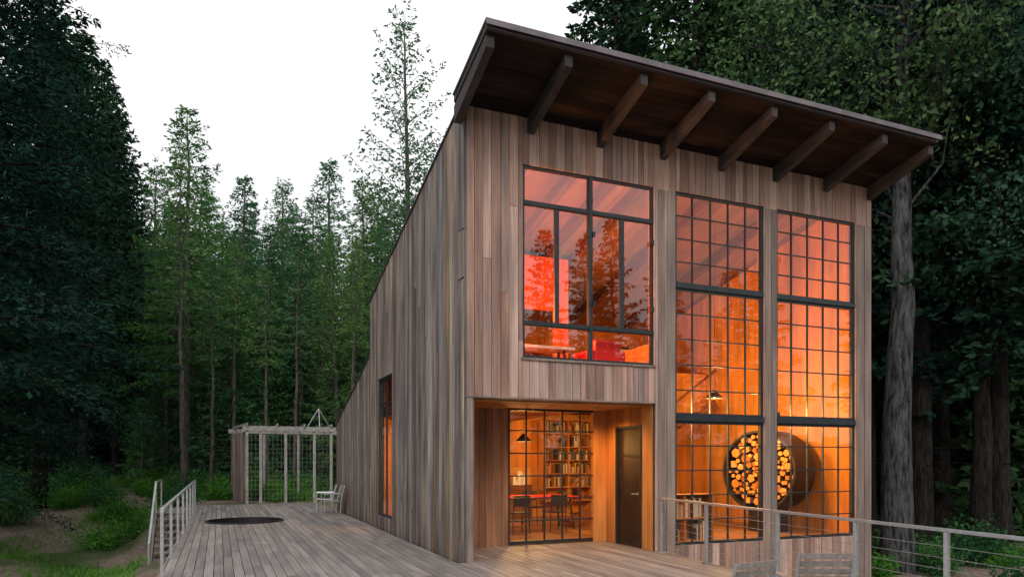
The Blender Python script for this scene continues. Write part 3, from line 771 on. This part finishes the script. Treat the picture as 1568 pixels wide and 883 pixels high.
U_c=bushmesh('bush_c',1.3,1.7,2600,3,[B_dark,L_mid],leaf=.12)

def putxy(me,name,x,y,s=1,sz=None,rz=None,parent=None,dz=0):
    o=bpy.data.objects.new(name,me);col.objects.link(o)
    o.location=(x,y,float(gz(x,y))-.05+dz);o.rotation_euler=(R(-.02,.02),R(-.02,.02),R(0,6.28) if rz is None else rz)
    o.scale=(s,s,sz or s)
    if parent:o.parent=parent
    return o
def put(me,name,px,t,s=1,sz=None,rz=None,parent=None,dz=0):
    x,y=V(px,t);return putxy(me,name,x,y,s,sz,rz,parent,dz)
put(C_near,'fir_tree',-150,16.5,1.0);put(C_near,'fir_tree',-45,23,1.05,rz=2.0);put(C_near,'fir_tree',-260,21,1.0,rz=4)
put(C_dark[0],'fir_tree',60,30,1.0);put(C_dark[0],'fir_tree',130,39,.98);put(C_dark[1],'fir_tree',70,42,1.1)
put(C_dark[1],'fir_tree',180,44,.86);put(C_dark[0],'fir_tree',-60,36,1.05)
put(C_sparse,'tall_fir_tree',632,42,1.0,rz=1)
put(C_mid[0],'fir_tree',283,37,1.02);put(C_mid[1],'fir_tree',372,50,1.16);put(C_mid[1],'fir_tree',502,52,1.26)
put(C_mid[3],'fir_tree',440,46,1.0);put(C_mid[3],'fir_tree',545,40,.88);put(C_mid[0],'fir_tree',335,44,.83)
put(C_mid[3],'fir_tree',600,38,.78);put(C_mid[2],'fir_tree',480,42,.82);put(C_mid[2],'fir_tree',405,40,.72)
put(C_mid[0],'fir_tree',665,46,.95);put(C_mid[2],'fir_tree',235,44,.95);put(C_mid[1],'fir_tree',570,47,1.05);put(C_mid[3],'fir_tree',520,36,.66)
put(C_mid[0],'fir_tree',310,41,.9,rz=3);put(C_mid[3],'fir_tree',255,40,.8,rz=2);put(C_mid[0],'fir_tree',460,40,.75,rz=5)
for (p,t,s) in ((543,33,.72),(282,31,.9),(410,32,.62),(355,35,.75),(448,34,.7),(495,38,.8),(325,33,.66)): put(C_bare,'slender_fir_tree',p,t,s)
fo=empty('distant_forest')
rn=random.Random(5)
for i in range(50):
    px_=rn.uniform(150,780);t=rn.uniform(54,90);me=rn.choice(C_mid+[C_dark[0]])
    hh=(.35+rn.uniform(-.05,.03))*t/20
    if me is C_dark[0]: hh*=.72
    if px_>660: hh*=.8
    put(me,'tree',px_,t,min(hh,1.6),parent=fo)
for i in range(26):
    px_=rn.uniform(-500,190);t=rn.uniform(40,80);put(rn.choice(C_dark),'tree',px_,t,rn.uniform(.9,1.2),parent=fo)
for i in range(38):
    px_=rn.uniform(-250,640);put(C_sap,'sapling',px_,rn.uniform(46,75),rn.uniform(.9,1.5),parent=fo)
for i in range(18):
    px_=rn.uniform(200,640);put(C_sapg,'sapling',px_,rn.uniform(36,50),rn.uniform(.5,1.1),parent=fo)
for i in range(36):
    px_=rn.uniform(1330,2100);put(C_sap,'sapling',px_,rn.uniform(24,60),rn.uniform(.8,1.6),parent=fo)
for (p,t,s,k) in ((960,28,1.0,0),(1060,24,.95,1),(1150,30,1.1,0),(1250,25,1.0,1),(1330,22,.95,0),(1440,24,1.0,1),(1530,20,.95,0),(1600,26,1.1,1),(1490,30,1.1,0),(1400,32,1.1,0)):
    put(C_dark[k],'fir_tree',p,t,s)
for i in range(34):
    px_=rn.uniform(930,2000);t=rn.uniform(30,60);put(rn.choice(C_dark),'tree',px_,t,rn.uniform(1.0,1.35),parent=fo)
put(O_a,'oak_tree',1120,26,1.15);put(O_a,'oak_tree',1290,22,1.05,rz=2);put(O_a,'oak_tree',1500,19.5,1.0,rz=4)
put(O_a,'oak_tree',1030,36,1.3,rz=3)
put(T_big,'tanoak_tree',1368,17.5,1.0,rz=0);put(C_dark[1],'fir_tree',1408,20,.9,rz=2.6)
# the clearing's far edge behind the viewpoint (mirrored in the glazing)
for i in range(34):
    x=rn.uniform(-40,80);y=rn.uniform(-60,-36);putxy(rn.choice(C_dark),'tree',x,y,rn.uniform(.6,1.1),parent=fo)
ug=empty('undergrowth')
for i in range(170):
    px_=rn.uniform(-60,640);t=rn.uniform(24,48)
    x,y=V(px_,t)
    if (x>-6.3 and y<17.8) or (-3.4<x<9.5 and y<21.5 ): continue
    if x<-6 and y<24 and rn.random()<.75: continue
    putxy(rn.choice([U_a,U_b,U_c,U_b]),'bush',x,y,rn.uniform(.5,1.15),parent=ug)
for i in range(40):
    px_=rn.uniform(1340,1700);t=rn.uniform(14,34);x,y=V(px_,t)
    if x<9.6: continue
    putxy(rn.choice([U_b,U_c]),'bush',x,y,rn.uniform(.4,.9),parent=ug)
for (p,t,s,me) in ((160,24,1.1,U_a),(208,25,1.0,U_a),(185,28,1.2,U_a),(330,28.5,.9,U_b),(312,30,1.0,U_b),(250,31,.8,U_a),(400,29,.8,U_a),(455,33,1.1,U_a),(480,31,.9,U_a),(425,31,.8,U_a),(350,29,.7,U_b),(395,33,1.2,U_a),(440,28,.6,U_a),(470,28.4,.7,U_b),(500,28.6,.6,U_a),(418,27.8,.5,U_b),(345,31,1.0,U_a)):
    put(me,'shrub',p,t,s)
rng=np.random.default_rng(8);n=34000
gx=rng.uniform(-16,-5.6,n);gy=rng.uniform(4,27,n)
dens=np.sin(gx*.8+1)*np.cos(gy*.55+.5)+rng.normal(0,.35,n)
k=dens>.25;gx=gx[k];gy=gy[k];Cg=np.stack([gx,gy,gz(gx,gy)-.01],1)
Dg=rng.normal(0,.4,(len(gx),3));Dg[:,2]=1
lg_=rng.uniform(.08,.24,len(gx))
me=finish_tree('grass',[],[],Cg,Dg,lg_,lg_*.09,[B_dark,L_bush],rng);o=bpy.data.objects.new('grass',me);col.objects.link(o)

# ------------------------------------------------------------------ world, sun, camera
w=bpy.data.worlds.new('World');sc.world=w;w.use_nodes=True;nt=w.node_tree;nt.nodes.clear()
out=N(nt,'ShaderNodeOutputWorld');bg=N(nt,'ShaderNodeBackground');bg.inputs[1].default_value=.13
sky=N(nt,'ShaderNodeTexSky');sky.sky_type='NISHITA';sky.sun_disc=False;sky.sun_elevation=math.radians(38);sky.sun_rotation=math.radians(200)
mx=N(nt,'ShaderNodeMix',data_type='RGBA');mx.inputs[0].default_value=.9
tc=N(nt,'ShaderNodeTexCoord');nn=N(nt,'ShaderNodeTexNoise');nn.inputs['Scale'].default_value=2.2;nn.inputs['Detail'].default_value=4
nt.links.new(tc.outputs['Generated'],nn.inputs['Vector'])
cr=ramp(nt,[(.35,(7.0,7.15,7.4)),(.62,(11.3,11.2,11.1))],nn.outputs[0])
nt.links.new(sky.outputs[0],mx.inputs[6]);nt.links.new(cr.outputs[0],mx.inputs[7]);nt.links.new(mx.outputs[2],bg.inputs[0]);nt.links.new(bg.outputs[0],out.inputs[0])
sl=bpy.data.lights.new('sun','SUN');sl.energy=.9;sl.angle=math.radians(14);sl.color=(1,.93,.87)
so=bpy.data.objects.new('sun',sl);col.objects.link(so)
az=math.radians(200);el=math.radians(38)
sd=Vector((math.sin(az)*math.cos(el),math.cos(az)*math.cos(el),math.sin(el)))
so.rotation_euler=sd.to_track_quat('Z','Y').to_euler()
cd=bpy.data.cameras.new('camera');co=bpy.data.objects.new('camera',cd);col.objects.link(co);sc.camera=co
cd.sensor_width=36;cd.lens=1073/1568*36;cd.shift_y=(703-441.5)/1568;cd.clip_end=2000;cd.clip_start=.1
co.location=CAM;co.rotation_euler=(math.radians(90),0,-math.atan2(.3858,.9226))
sc.view_settings.view_transform='Standard';sc.view_settings.look='None';sc.view_settings.exposure=0
print('BUILD',time.time()-T0)
